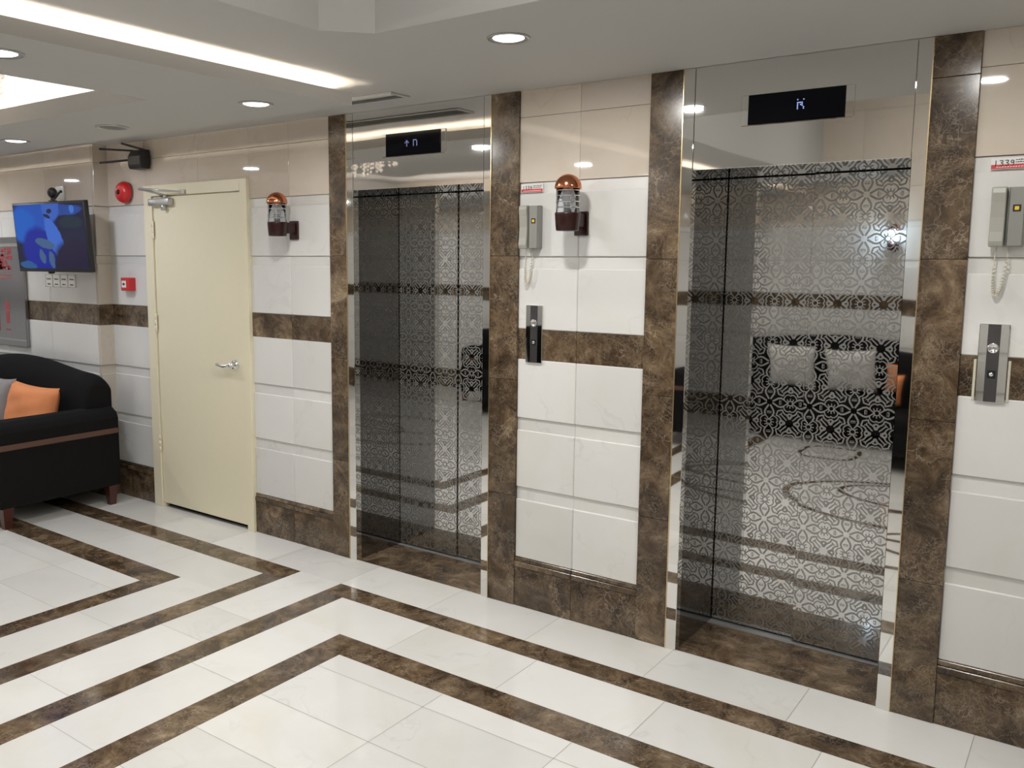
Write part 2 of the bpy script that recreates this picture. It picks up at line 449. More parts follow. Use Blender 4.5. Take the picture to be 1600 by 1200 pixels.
def wall_back():
    b = MB()
    clad(b, (DR, XA), 0, .03, 'x', -1, cuts=[-3.63])
    clad(b, (XF, XG), 0, .03, 'x', -1, cuts=[-1.842])
    clad(b, (XL, WR), 0, .03, 'x', -1, cuts=[.24, .87, 1.5, 2.1, 2.7])
    clad(b, (RX-.012, DL), 0, .03, 'x', -1, cuts=[])
    clad(b, (DL, DR), 0, .03, 'x', -1, cuts=[-4.42], z0=DT, base=False)
    # masonry behind
    b.mat(M['joint'])
    for x0, x1, z0 in ((RX, DL, 0), (DL, DR, DT), (DR, XC-.021, 0), (XD+.021, XI-.021, 0), (XJ+.021, WR, 0)):
        b.box(x0, x1, .031, .60, z0, CZ)
    o = b.build('wall_back'); struct(o, 'cream marble wall with the two lifts and a brown band')
wall_back()
def wall_tv():
    b = MB()
    clad(b, (WL, RX-.03), TVY, .03, 'x', -1, cuts=[-7.4, -6.62, -5.98], top=CZ)
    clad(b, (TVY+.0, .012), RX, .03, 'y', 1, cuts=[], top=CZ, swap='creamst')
    b.mat(M['joint']); b.box(WL, RX-.031, TVY+.031, .6, 0, CZ)
    o = b.build('wall_left'); struct(o, 'marble wall stepping forward behind the sofa and the tv')
wall_tv()
def pilasters():
    n = 0
    for x0, x1, cuts in ((XA, XB, (.528, 1.082, 1.619)), (XE, XF, (.523, 1.061, 1.62)), (XG, XH, (.542, 1.056, 1.608)), (XK, XL, (.497, 1.067, 1.611, 2.2))):
        n += 1; b = mb('brown'); zs = [0]+list(cuts)+[CZ]
        for za, zb in zip(zs[:-1], zs[1:]):
            b.t = random.random(); b.box(x0, x1, -.010, .02, za+.0006, zb-.0006, .0015)
        struct(b.build('trim_%d' % n), 'brown marble strip framing a lift')
    b = mb('brown')
pilasters()
def far_walls():
    b = MB()
    clad(b, (WL, WR), YB, .03, 'x', 1, cuts=[-7.4, -6.6, -5.8, -5, -4.2, -3.4, -2.6, -1.8, -1.0, -.2, .6, 1.4, 2.2, 3.0], top=2.86)
    b.mat(M['beige']); b.t = .4
    for i, x in enumerate([WL, -5, -2.6, -.2, 1.4]): b.t = random.random(); b.box(x, [-5, -2.6, -.2, 1.4, WR][i], YB-.03, YB, 2.862, HZ, .001)
    o = b.build('wall_front'); struct(o, 'marble wall across the lobby behind the camera')
    b = MB(); clad(b, (YB, -.0), WR, .03, 'y', -1, cuts=[-4, -3.2, -2.4, -1.6, -.8], top=CZ); b.mat(M['ceil']); b.box(WR, WR+.03, YB, 0, CZ, HZ)
    struct(b.build('wall_right'))
    b = MB(); clad(b, (YB, TVY), WL, .03, 'y', 1, cuts=[-4, -3.2, -2.4, -1.6, -.8], top=CZ); b.mat(M['ceil']); b.box(WL-.03, WL, YB, 0, CZ, HZ)
    struct(b.build('wall_side'))
far_walls()

# ------------------------------------------------------------------ ceiling
def ceiling():
    b = mb('ceil')
    # soffit by the lifts, opening x>-2.1,y<-1.1 ; opening over the dropped panel's recess x<-3.2
    def slab(x0, x1, y0, y1, z, t=.04): b.box(x0, x1, y0, y1, z, z+t)
    slab(WL-.1, -7.0, -1.098, .6, CZ); slab(-7.0, -2.95, -.93, .6, CZ); slab(-2.95, WR+.1, -1.098, .6, CZ)
    slab(-2.95, -2.12, YB-.1, -1.098, CZ)
    slab(WL-.1, -7.0, YB-.1, -1.098, CZ)
    # chamfered corner of the big opening
    b.prism([(-2.12, -1.098), (-2.0, -1.098), (-2.12, -1.235)], 'z', CZ, CZ+.04)
    slab(2.6, WR+.1, YB-.1, -1.098, CZ)
    # walls of the big opening
    b.box(-2.0, 2.6, -1.098, -1.06, CZ+.04, HZ); b.box(-2.16, -2.12, YB, -1.235, CZ+.04, HZ)
    b.prism([(-2.12, -1.235), (-2.0, -1.098), (-2.03, -1.06), (-2.16, -1.22)], 'z', CZ+.04, HZ)
    b.box(2.6, 2.64, YB, -1.06, CZ+.04, HZ)
    b.box(-2.3, 2.8, YB-.1, -1.0, HZ, HZ+.05)
    # over the left recess
    b.box(-7.04, -2.91, YB-.1, -.89, 2.50, 2.54)
    b.box(-2.95, -2.91, YB, -.93, CZ+.04, 2.50); b.box(-7.0, -2.95, -.93, -.89, CZ+.04, 2.50); b.box(-7.04, -7.0, YB, -.89, CZ+.04, 2.50)
    o = b.build('ceiling'); struct(o, 'plain off-white ceiling with raised openings')
    # dropped panel with a lip and an opening
    b = mb('ceil')
    X0, X1, Y0, Y1 = WL, -2.62, YB, -.56
    OX1, OY1, OX0, OY0 = -3.2, -1.146, -6.6, -4.2
    t = .012
    b.box(X0, X1, OY1, Y1, PZ, PZ+t); b.box(OX1, X1, OY0, OY1, PZ, PZ+t); b.box(X0, OX0, OY0, OY1, PZ, PZ+t); b.box(X0, X1, Y0, OY0, PZ, PZ+t)
    L = 2.292
    b.box(X1-.012, X1, Y0, Y1, PZ+t, L); b.box(X0, X1-.012, Y1-.012, Y1, PZ+t, L)
    # lip of the opening
    L2 = PZ+.075
    b.box(OX0-.012, OX1+.012, OY1, OY1+.012, PZ+t, L2); b.box(OX1, OX1+.012, OY0, OY1, PZ+t, L2)
    b.box(OX0-.012, OX0, OY0, OY1, PZ+t, L2); b.box(OX0-.012, OX1+.012, OY0-.012, OY0, PZ+t, L2)
    o = b.build('ceiling'); struct(o, 'lower flat ceiling panel with glowing cove edges')
ceiling()

def led_strip(a0, a1, b0, b1, z, label, grp='led strips hidden on the ceiling panel', m='led'):
    k = mb(m); k.box(a0, a1, b0, b1, z, z+.008)
    tag(k.build('led_strip'), label, 'light strip', grp)
led_strip(-2.70, -2.672, -4.6, -.62, 2.2535, 'warm light strip in the cove along the right edge of the dropped panel')
led_strip(-8.0, -2.71, -.64, -.612, 2.2535, 'warm light strip in the cove of the dropped panel facing the lift wall')
led_strip(-6.5, -3.2, -1.10, -1.075+.0, 2.2535+.0, 'light strip along the far side of the square ceiling recess', m='ledw')
led_strip(-3.155, -3.13, -4.1, -1.14, 2.2535, 'light strip along the right side of the square ceiling recess', m='ledw')
led_strip(-6.66, -6.635, -4.1, -1.14, 2.2535, 'light strip along the left side of the square ceiling recess', m='ledw')
led_strip(-6.5, -3.2, -4.27, -4.245, 2.2535, 'light strip along the near side of the square ceiling recess', m='ledw')

# ------------------------------------------------------------------ downlights
def downlight(x, y, z, label, grp='recessed round ceiling downlights', power=LIGHT_W, col=(1, .985, .95)):
    t = thing('downlight', (x, y, z), label, 'ceiling light', grp)
    k = mb('alu'); k.lathe([(.052, -.001), (.066, -.006), (.072, -.004), (.073, 0), (.052, 0), (.052, -.001)], n=40); k.build('rim', t)
    k = mb('lens'); k.lathe([(.0005, -.007), (.03, -.006), (.045, -.004), (.053, -.001)], n=32); k.build('diffuser', t)
    area('downlight_glow', (0, 0, -.012), .10, power, col, parent=t)
    return t
downlight(-1.675, -.80, CZ, 'bright round downlight in the ceiling between the two lifts', None)
downlight(-.45, -.83, CZ, 'round downlight in the ceiling before the right lift', None, power=20)
downlight(.80, -.85, CZ, 'round downlight at the far right of the lift ceiling', None, power=9)
downlight(-2.92, -.82, PZ, 'round downlight in the dropped panel above the cream door side', None)
downlight(-4.916, -.82, PZ, 'leftmost round downlight, over the sofa arm', None, col=(.84, .88, 1), power=LIGHT_W*.8)
downlight(-2.87, -1.89, PZ, 'round downlight at the left edge beside the square ceiling recess', None)
downlight(-2.88, -2.95, PZ, 'round downlight in the dropped panel behind the square recess', None)
downlight(-6.9, -.82, PZ, 'round downlight over the left end of the sofa', None, col=(.93, .95, 1))
for i, (x, y) in enumerate(((-6.9, -2.2), (-6.9, -3.8))): downlight(x, y, PZ, ('far', 'near')[i]+' added fill downlight left of the square ceiling recess', None)  # unseen lamps, added to bring more light to the far left
for i, (x, y) in enumerate(((-1.0, -2.0), (1.0, -2.0), (-1.0, -3.8), (1.0, -3.8))):
    downlight(x, y, HZ, ('far left', 'far right', 'near left', 'near right')[i]+' added fill downlight in the high ceiling opening', 'unseen fill downlights added in the high ceiling', LIGHT_W)  # assumed lamps out of view, added to light the hall

# round vent grille in the dropped panel
t = thing('round_ceiling_vent', (-4.0, -.806, PZ), 'round grey vent grille set in the dropped ceiling panel', 'speaker')
k = mb('alu'); k.lathe([(.080, 0), (.080, -.006), (.070, -.008), (.066, -.003)], n=40); k.build('rim', t)
k = mb('phoned'); k.lathe([(.0005, -.004), (.066, -.003)], n=32)
for r in (.02, .035, .05): k.lathe([(r-.003, -.004), (r, -.007), (r+.003, -.004)], n=32)
k.build('grille', t)

# slot vent in the soffit
t = thing('air_vent', (-3.0, -.257, CZ), 'long slotted air vent in the ceiling above the left lift', 'vent')
k = mb('ceil')
x0, x1, y0, y1 = -.75, .39, -.066, .066
k.box(x0, x1, y0, y0+.022, -.014, 0, .002); k.box(x0, x1, y1-.018, y1, -.008, 0, .002); k.box(x1-.02, x1, y0+.022, y1-.018, -.008, 0); k.box(x0, x0+.02, y0+.022, y1-.018, -.008, 0)
k.build('frame', t)
k = mb('dark'); k.box(x0+.02, x1-.02, y0+.022, y1-.018, -.0015, -.0005); k.build('slot', t)
k = mb('phoned')
for yy in (-.022, 0.004, .028): k.box(x0+.02, x1-.02, yy, yy+.004, -.010, -.002)
k.build('louvres', t)

# ------------------------------------------------------------------ lifts
def lift(x0, xi0, xi1, x1, label, depth, split, near, disp, glyph, soff=0):
    """x0..x1 outer steel frame, xi0..xi1 opening"""
    cx = (x0+x1)/2
    t = thing('elevator', (cx, 0, 0), label, 'elevator')
    O = lambda v: v-cx
    HB = 1.9495
    yf = -.012
    for a, b_ in ((x0, xi0), (xi1, x1)):
        k = mb('steel'); k.box(O(a), O(b_), yf, .03, 0, CZ-.001, .0015); j = k.build('jamb', t); j['label'] = 'polished steel strip'
        k = mb('gold'); e = a if a == x0 else b_; k.box(O(e)-.0015, O(e)+.0015, yf-.0025, yf+.02, 0, CZ-.002); k.build('edge_trim', j)
    # header, split from the jambs by a hairline; slightly uneven sheet
    k = mb('steel'); k.box(O(xi0)+.0015, O(xi1)-.0015, yf+.001, .03, HB, CZ-.001, .001); h = k.build('header_panel', t)
    h['label'] = 'polished steel panel above the doors'
    dd = depth
    # reveals
    k = mb('blackm'); k.box(O(xi0)-.02, O(xi0), .031, dd+.06, 0, HB+.0); k.build('side_reveal', t)
    k = mb('blackm'); k.box(O(xi1), O(xi1)+.02, .031, dd+.06, 0, HB+.0); k.build('side_reveal', t)
    k = mb('blackm'); k.box(O(xi0), O(xi1), .031, dd+.06, HB, HB+.02); k.build('top_reveal', t)
    k = mb('gap'); k.box(O(xi0)-.02, O(xi1)+.02, dd+.08, dd+.1, 0, HB+.02); k.build('shaft_back', t)
    # threshold
    k = mb('brownf'); k.t = .37*cx % 1; k.box(O(xi0), O(xi1), 0, dd-.019, -.01, .0012); th = k.build('threshold', t); th['label'] = 'brown marble threshold'
    k = mb('sill')
    for a, b_, zz in ((dd-.018, dd-.010, .004), (dd-.004, dd+.06, .003)): k.box(O(xi0), O(xi1), a, b_, -.008, zz)
    k.build('sill', t)
    # two sliding panels
    st = .026 if near == 'right' else .008
    ys = (dd+st, dd) if near == 'right' else (dd, dd+st)
    spans = ((xi0+.001, split), (split, xi1-.001))
    for (a, b_), y in zip(spans, ys):
        k = mb('etched'); k.box(O(a)+(.0015), O(b_)-.0015, y, y+.02, .012, HB-.003, .0012)
        d = k.build('door_panel', t); d['label'] = 'black mirror steel panel with etched ornament'
    k = mb('gap'); k.box(O(split)-.003, O(split)+.003, dd+.022, dd+.05, .012, HB-.003); k.build('panel_gap', t)
    # indicator
    a, b_ = disp; z0, z1 = 2.100, 2.207
    p = thing_part('floor_indicator', t)
    k = mb('steel'); e = .028
    k.box(O(a)-e, O(b_)+e, yf-.005, yf+.001, z0-.002, z1+.002, .002)
    k.build('surround', p)
    k = mb('glassblack'); k.box(O(a), O(b_), yf-.009, yf-.0045, z0, z1, .0008); s = k.build('screen', p); s['label'] = 'black display strip'
    for gl in glyph[1]:
        k = mb(glyph[0])
        for (gx, gz) in gl:
            px = O(a)+(b_-a)*glyph[2]+gx*glyph[3]; pz = (z0+z1)/2+gz*glyph[3]
            r = glyph[3]*.36
            k.box(px-r, px+r, yf-.0105, yf-.009, pz-r, pz+r)
        k.build('lit_symbol', p)
    return t
def thing_part(name, parent):
    o = bpy.data.objects.new(name, None); C.objects.link(o); o.parent = parent; return o
ARU = [(0, 3), (0, 2), (-1, 2), (1, 2), (0, 1), (-2, 1), (2, 1), (0, 0), (0, -1), (0, -2)]
G = [(8+i, j) for i, j in [(0, 3), (0, 2), (0, 1), (0, 0), (0, -1), (0, -2), (1, 3), (2, 3), (3, 3), (4, 2), (4, 1), (4, 0), (4, -1), (4, -2)]]
NUM = [(-2, 4), (2, 4), (-2, 2), (-1, 2), (0, 2), (-2, 1), (-2, 0), (-2, -1), (-2, -2), (1, 1), (0, 0.6), (1, 0), (2, -1), (1, 2), (2, -2)]
liftL = lift(XB, XC, XD, XE, 'left-hand elevator with black etched doors, nearer the cream door', .345, -2.742, 'left', (-2.912, -2.573), ('ledtxt2', (ARU, G), .40, .0052))
liftR = lift(XH, XI, XJ, XK, 'right-hand elevator with black etched doors, at the right of the photo', .365, -.985, 'right', (-1.131, -.793), ('ledtxt', (NUM,), .555, .0052))

# ------------------------------------------------------------------ cream service door
def service_door():
    t = bpy.data.objects.new('door_1', None); C.objects.link(t); t.location = ((DL+DR)/2, 0, 0); struct(t, 'cream painted steel service door with lever handle')
    O = lambda v: v-(DL+DR)/2
    fl, fr, ft = -4.862, -4.018, 1.985
    k = mb('cream')
    k.box(O(DL), O(fl), -.022, .03, 0, DT, .002); k.box(O(fr), O(DR), -.022, .03, 0, DT, .002); k.box(O(fl), O(fr), -.022, .03, ft, DT, .002)
    k.box(O(fl), O(fl)+.012, .0, .03, 0, ft); k.box(O(fr)-.012, O(fr), .0, .03, 0, ft); k.box(O(fl), O(fr), .0, .03, ft-.012, ft)
    k.build('door_frame', t)
    k = mb('cream'); k.box(O(fl)+.004, O(fr)-.004, -.012, .028, .028, ft-.005, .002); k.build('door_leaf', t)
    k = mb('gap'); k.box(O(fl)+.001, O(fr)-.001, .022, .035, .001, ft-.001); k.build('dark_gap', t)
    for z in (.42, 1.20, 1.78):
        k = mb('cream'); hx = O(fl)+.001
        for i in range(3): k.lathe([(.007, z-.055+i*.037), (.007, z-.055+i*.037+.033)], (hx, -.021, 0), 12, cap=True)
        k.box(hx-.012, hx+.016, -.0235, -.0215, z-.055, z+.055); k.build('hinge', t)
    hx, hz = O(-4.098), .985
    k = mb('chrome'); k.lathe([(.001, -.036), (.022, -.035), (.029, -.027), (.031, -.013)], (hx, 0, hz), 32, 'y')
    k.lathe([(.016, -.035), (.014, -.062), (.001, -.064)], (hx, 0, hz), 24, 'y')
    k.tube([(hx, -.052, hz), (hx-.03, -.054, hz-.002), (hx-.07, -.052, hz-.012), (hx-.11, -.050, hz-.008), (hx-.135, -.046, hz-.006)], [.011, .0105, .009, .008, .010], 12)
    k.build('door_handle', t)
    c = thing_part('door_closer', t)
    k = mb('alu'); k.box(O(-4.855), O(-4.645), -.055, -.012, 1.925, 1.968, .006, 2); k.lathe([(.015, 0), (.015, .045)], (O(-4.72), -.034, 1.895), 20, cap=True); k.build('closer_body', c)
    k = mb('alu'); A = (O(-4.70), -.034, 1.985); k.lathe([(.012, 1.965), (.012, 1.99)], (A[0], A[1], 0), 16, cap=True)
    E_ = (O(-4.80), -.15, 2.022)
    k.tube([A, E_], .007, 8); k.tube([E_, (O(-4.53), -.03, 1.998)], .006, 8); k.box(O(-4.555), O(-4.51), -.036, -.022, 1.988, 2.012, .002); k.build('closer_arm', c)
    return t
service_door()

# ------------------------------------------------------------------ wall sconces
def sconce(x, label, bulb=False):
    t = thing('wall_lamp', (x, 0, 0), label, 'wall lamp', 'copper capped bulkhead lamps on the lift wall')
    k = mb('maroon'); k.box(-.032, .032, -.014, 0, 1.706, 1.806, .003); k.build('wall_plate', t)
    yc = -.125
    k = mb('maroon'); k.box(-.020, .022, yc+.03, -.013, 1.738, 1.796, .004)
    k.build('arm', t)
    k = mb('maroon'); k.lathe([(.001, 1.722), (.044, 1.722), (.0475, 1.726), (.053, 1.790), (.053, 1.796), (.001, 1.796)], (0, yc, 0), 40); k.build('cup', t)
    k = mb('glass'); k.lathe([(.044, 1.796), (.044, 1.897), (.0425, 1.897), (.0425, 1.796)], (0, yc, 0), 40); k.build('glass_tube', t)
    k = mb('chrome')
    for z in (1.816, 1.840, 1.864, 1.886): k.lathe([(.0475+.0022*math.cos(a), z+.0022*math.sin(a)) for a in [2*PI*i/8 for i in range(9)]], (0, yc, 0), 40)
    for i in range(4):
        a = PI/4+i*PI/2; px, py = .0475*math.cos(a), .0475*math.sin(a)+yc; k.tube([(px, py, 1.796), (px, py, 1.9)], .0022, 6)
    k.build('cage', t)
    k = mb('paper'); k.lathe([(.001, 1.797), (.016, 1.797), (.016, 1.825), (.024, 1.84), (.027, 1.86), (.02, 1.88), (.001, 1.888)], (0, yc, 0), 24); k.build('bulb', t)
    k = mb('copper'); k.lathe([(.001, 1.9525)]+[(.0555*math.sin(a), 1.897+.0555*math.cos(a)) for a in [PI/2*i/12 for i in range(1, 13)]]+[(.0545, 1.893), (.044, 1.896), (.001, 1.897)], (0, yc, 0), 40); k.build('cap', t)
    return t
sconce(-3.588, 'copper capped glass wall lamp between the cream door and left lift')
sconce(-1.825, 'copper capped glass wall lamp on the panel between the two lifts')

# ------------------------------------------------------------------ intercom handsets
def intercom(x, label, stick_label, xs, zs=(1.84, 1.648)):
    t = thing('intercom_phone', (x, 0, 0), label, 'intercom', 'intercom handsets beside the lifts')
    z1, z0 = zs
    k = mb('phoned'); k.box(-.018, .047, -.022, 0, z0+.004, z1-.002, .004, 2)
    k.prism([(.0, -.022), (.047, -.022), (.042, -.042), (.004, -.042)], 'z', z0+.006, z1-.004); k.build('base', t)
    k = mb('phone')
    prof = [(-.026, z0+.002), (-.046, z0+.003), (-.052, z0+.02), (-.047, z0+.05), (-.044, (z0+z1)/2), (-.047, z1-.05), (-.052, z1-.02), (-.048, z1-.002), (-.026, z1)]
    k.prism(prof, 'x', -.047, -.006); k.build('handset', t, bevel=.004)
    k = mb('yellow'); k.box(.018, .030, -.0445, -.0405, 1.765, 1.777, .001); k.build('call_button', t)
    k = mb('dark'); k.box(.013, .035, -.043, -.0405, 1.760, 1.782, .001); k.build('button_surround', t)
    pts = []; N = 420
    for i in range(N):
        u = i/(N-1)
        # loop hanging down and back up
        px = -.026+.034*(.5-.5*math.cos(PI*u))-.01*math.sin(PI*u); pz = z0+.002-.155*math.sin(PI*u)**.8
        a = 2*PI*u*34
        amp = .0042 if .1 < u < .95 else .0008
        pts.append((px+amp*math.cos(a), -.018+amp*math.sin(a), pz+.0015*math.sin(a)))
    k = mb('cord'); k.tube(pts, .0017, 5); k.build('cord', t)
    # numbered sticker
    a, b_ = xs
    s = thing('number_sticker', ((a+b_)/2, 0, 0), stick_label, 'sticker', 'red and white number stickers above the intercoms')
    W = b_-a; cx = (a+b_)/2
    k = mb('paper'); k.box(-W/2, W/2, -.0045, .003, 1.897, 1.932, 0); k.build('paper', s)
    k = mb('stred'); k.box(-W/2+.001, W/2-.001, -.0052, -.0046, 1.898, 1.911); k.build('red_stripe', s)
    k = mb('ink')
    for j, (za, x0, x1) in enumerate(((1.924, .52, .97), (1.917, .52, .93))):
        n = 9
        for i in range(n):
            u0 = x0+(x1-x0)*i/n; k.box(-W/2+W*u0, -W/2+W*(u0+(x1-x0)/n*.8), -.0052, -.0046, za-.0012, za+.0008+.0012*((i*7) % 3)/2)
    k.build('small_print', s)
    k = mb('paper')
    for i in range(14): u0 = .12+.8*i/14; k.box(-W/2+W*u0, -W/2+W*(u0+.04), -.0056, -.0052, 1.902, 1.9045)
    k.build('stripe_print', s)
    digits = {'1': [[(.5, 1), (.5, 0)]], '3': [[(.1, .95), (.8, 1), (.9, .75), (.4, .55), (.9, .45), (.85, .1), (.1, 0)]], '9': [[(.85, .65), (.4, .5), (.15, .75), (.45, 1), (.85, .85), (.85, .5), (.7, 0)]]}
    k = mb('ink'); hgt = .018
    for i, ch in enumerate('1339'):
        for pl in digits[ch]:
            for p, q in zip(pl[:-1], pl[1:]):
                X = -W/2+W*(.06+.115*i); sc = W*.09
                k.tube([(X+p[0]*sc, -.0052, 1.906+p[1]*hgt), (X+q[0]*sc, -.0052, 1.906+q[1]*hgt)], .0011, 5)
    k.build('numerals', s)
    return t
intercom(-2.067, 'grey wall intercom handset between the lifts, right of the left lift', 'small number sticker above the intercom between the two lifts', (-2.130, -2.020))
intercom(-.285, 'grey wall intercom handset at the right edge, right of the right lift', 'number sticker at the right edge above the right-hand intercom', (-.345, -.215))

def call_plate(x, label):
    t = thing('call_plate', (x, 0, 0), label, 'lift button', 'lift call plates beside the lifts')
    k = mb('steel'); k.box(-.0425, .0425, -.010, .012, 1.147, 1.403, .0015); k.build('mirror_plate', t)
    k = mb('satin'); k.box(-.018, .018, -.0115, -.0095, 1.148, 1.402, .0005); k.build('centre_strip', t)
    k = mb('chrome'); k.lathe([(.017, -.0112), (.0165, -.0155), (.013, -.0165), (.012, -.0145), (.001, -.0145)], (0, 0, 1.325), 32, 'y'); k.build('call_button', t)
    k = mb('dark'); k.box(-.012, .012, -.0125, -.0112, 1.226, 1.252, .0005); k.build('key_recess', t)
    k = mb('chrome'); k.lathe([(.007, -.0122), (.006, -.015), (.001, -.015)], (0, 0, 1.239), 20, 'y'); k.build('key_switch', t)
    if x > -1:
        for s_ in (-1, 1):
            k = mb('cord'); k.box(s_*.0425-.004+s_*.006, s_*.0425+.004+s_*.006, -.0035, .003, 1.150, 1.285, .001); k.build('filler', t)
    return t
call_plate(-2.052, 'mirror call plate with round button below the middle intercom')
call_plate(-.298, 'mirror call plate with round button at the right edge, right of the right lift')

# ------------------------------------------------------------------ small fittings by the cream door
def fittings():
    t = thing('alarm_bell', (-5.145, 0, 2.022), 'round red fire alarm bell high on the wall, left of the cream door', 'alarm')
    k = mb('red'); k.lathe([(.05, 0), (.05, -.022)], n=24, axis='y', cap=True); k.build('back_box', t)
    k = mb('red'); k.lathe([(.100*math.cos(a)**.5 if a < 1.5 else .001, -.018-.05*math.sin(a)) for a in [PI/2*i/10 for i in range(11)]]+[], n=40, axis='y'); k.lathe([(.068, -.020), (.07, -.014), (.055, -.012)], n=40, axis='y')
    k.build('gong', t)
    k = mb('maroon'); k.lathe([(.022, -.060), (.022, -.074), (.012, -.078), (.001, -.078)], n=24, axis='y'); k.build('centre_boss', t)
    for g in [o for o in C.objects if o.parent == t]: g.scale = (.70, 1, .70)
    t = thing('fire_call_point', (-5.135, 0, 1.435), 'small red square fire call point left of the cream door', 'alarm')
    k = mb('red'); k.box(-.062, .038, -.045, 0, -.042, .042, .003); k.build('housing', t)
    k = mb('paper'); k.box(-.050, -.002, -.0465, -.0445, -.022, .022, .0005); k.build('glass_plate', t)
    k = mb('ink'); k.lathe([(.009, -.0472), (.001, -.0475)], (-.026, 0, 0), 16, 'y'); k.box(-.042, -.034, -.0472, -.0464, -.003, .003); k.box(-.018, -.010, -.0472, -.0464, -.003, .003); k.build('push_mark', t)
    # router
    t = thing('router', (-4.93, 0, 2.21), 'black wifi router with antennas high above the cream door', 'router')
    k = mb('dark')
    k.prism([(-.012, -.055), (-.075, -.055), (-.085, -.03), (-.085, .02), (-.06, .062), (-.012, .062)], 'x', -.075, .062); k.build('casing', t, bevel=.008)
    k = mb('dark'); k.box(-.05, .045, -.012, 0, -.03, .03); k.build('bracket', t)
    for p, q in (((-.045, -.05, .058), (-.255, -.16, .073)), ((-.052, -.06, .005), (-.240, -.17, -.014)), ((.04, -.04, .060), (-.075, -.12, .098))):
        k = mb('dark'); k.tube([p, q], [.0055, .007], 8); k.build('antenna', t)
    k = mb('cord'); k.tube([(-.015, -.008, .06), (-.015, -.006, .122)], .003, 6); k.build('cable', t)
fittings()

# ------------------------------------------------------------------ tv, camera, cards, board
def tv():
    w, h = .772, .772*.585
    t = thing('television', (-5.572, -.30, 1.736), 'wall mounted television showing a blue tinted picture, above the sofa', 'television')
    t.rotation_euler = (0, 0, 0)
    yaw, tilt = .08, .071
    a = Vector((math.cos(yaw), math.sin(yaw), 0)); n = Vector((math.sin(yaw), -math.cos(yaw), 0)); up = Vector((0, 0, 1))*math.cos(tilt)+n*math.sin(tilt)
    nn = a.cross(up)   # points to the viewer
    R = Matrix((a, -nn, up)).transposed().to_4x4()
    def place(k, name, parent=t):
        o = k.build(name, parent); o.matrix_local = R; return o
    k = mb('dark'); k.box(-w/2, w/2, 0, .035, -h/2, h/2, .004, 2); k.box(-w/2+.06, w/2-.06, .03, .062, -h/2+.03, h/2-.1, .01); place(k, 'casing')
    k = MB().mat(M['tvpic']); k.box(-w/2+.012, w/2-.012, -.0012, .0, -h/2+.022, h/2-.014); place(k, 'screen')
    k = mb('dark'); k.lathe([(.001, -.008), (.02, -.006), (.02, .01)], (-.06, .02, -h/2-.006), 16, cap=False); place(k, 'sensor')
    k = mb('dark'); k.tube([(0.02, .05, 0), (.10, .12, -.02), (.03, .197, -.02)], .014, 8); k.box(-.05, .11, .188, .198, -.12, .10); k.build('wall_arm', t)
def tvpicture():
    k = NT('tv_picture')
    tc = k.n('ShaderNodeTexCoord'); sp = k.n('ShaderNodeSeparateXYZ'); k.l(tc.outputs['Object'], sp.inputs[0])
    u = k.math('DIVIDE', sp.outputs[0], .38); v = k.math('DIVIDE', sp.outputs[2], .22)
    cb = k.n('ShaderNodeCombineXYZ'); k.l(u, cb.inputs[0]); k.l(v, cb.inputs[1])
    wn = k.noise(cb.outputs[0], 3.0, 4); 
    wz = k.n('ShaderNodeTexNoise'); k.l(cb.outputs[0], wz.inputs['Vector']); wz.inputs['Scale'].default_value = 2.5
    P = k.vmath('MULTIPLY_ADD', wz.outputs['Color'], (.16, .16, 0), cb.outputs[0]).outputs[0]
    P = k.vmath('SUBTRACT', P, (.08, .08, 0)).outputs[0]
    def blob(cx, cy, rx, ry, ang=0, soft=8):
        mp = k.n('ShaderNodeMapping', vector_type='TEXTURE'); mp.inputs['Location'].default_value = (cx, cy, 0); mp.inputs['Rotation'].default_value = (0, 0, ang); mp.inputs['Scale'].default_value = (rx, ry, 1)
        k.l(P, mp.inputs[0]); L = k.vmath('LENGTH', k.vmath('MULTIPLY', mp.outputs[0], (1, 1, 0)).outputs[0]).outputs['Value']
        return k.math('ADD', k.math('MULTIPLY', k.math('SUBTRACT', 1.0, L), soft), .5, clamp=True)
    base = k.mix(wn, (.004, .010, .045, 1), (.012, .012, .07, 1))
    lay = [((-.42, .62, .62, .52, 0, 4), (.015, .11, .62, 1)), ((-.75, .35, .35, .5, 0, 4), (.01, .15, .75, 1)), ((.45, .78, .5, .16, 0, 5), (.02, .08, .42, 1)),
           ((-.35, -.45, .45, .75, .1, 5), (.004, .02, .42, 1)), ((.08, .95, .25, .5, 0, 6), (.05, .16, .70, 1)), ((.13, -.02, .19, .62, .3, 8), (.06, .20, .85, 1)), ((.24, -.3, .16, .34, .1, 8), (.06, .20, .85, 1)),
           ((-.16, -.18, .30, .13, -.35, 9), (.07, .16, .34, 1)), ((-.28, -.55, .08, .22, .1, 9), (.07, .16, .34, 1)), ((-.02, -.65, .09, .26, .15, 9), (.07, .16, .34, 1)),
           ((-.02, .62, .12, .05, -.5, 6), (.005, .01, .06, 1)), ((.05, .75, .06, .07, 0, 6), (.005, .01, .07, 1)), ((.68, .8, .065, .12, 0, 10), (.06, .25, .85, 1)), ((-.7, -.85, .25, .12, -.2, 5), (.03, .14, .4, 1)),
           ((.62, .42, .32, .18, 0, 5), (.01, .03, .06, 1)), ((.6, -.6, .5, .5, 0, 3), (.012, .006, .05, 1))]
    col = base
    for bl, c in lay: col = k.mix(blob(*bl), col, c)
    k.b.inputs['Base Color'].default_value = (.01, .01, .01, 1); k.b.inputs['Roughness'].default_value = .22; k.b.inputs['Specular IOR Level'].default_value = .25
    k.l(col, k.b.inputs['Emission Color']); k.b.inputs['Emission Strength'].default_value = 1.5
    return k.m
M['tvpic'] = tvpicture()
tv()
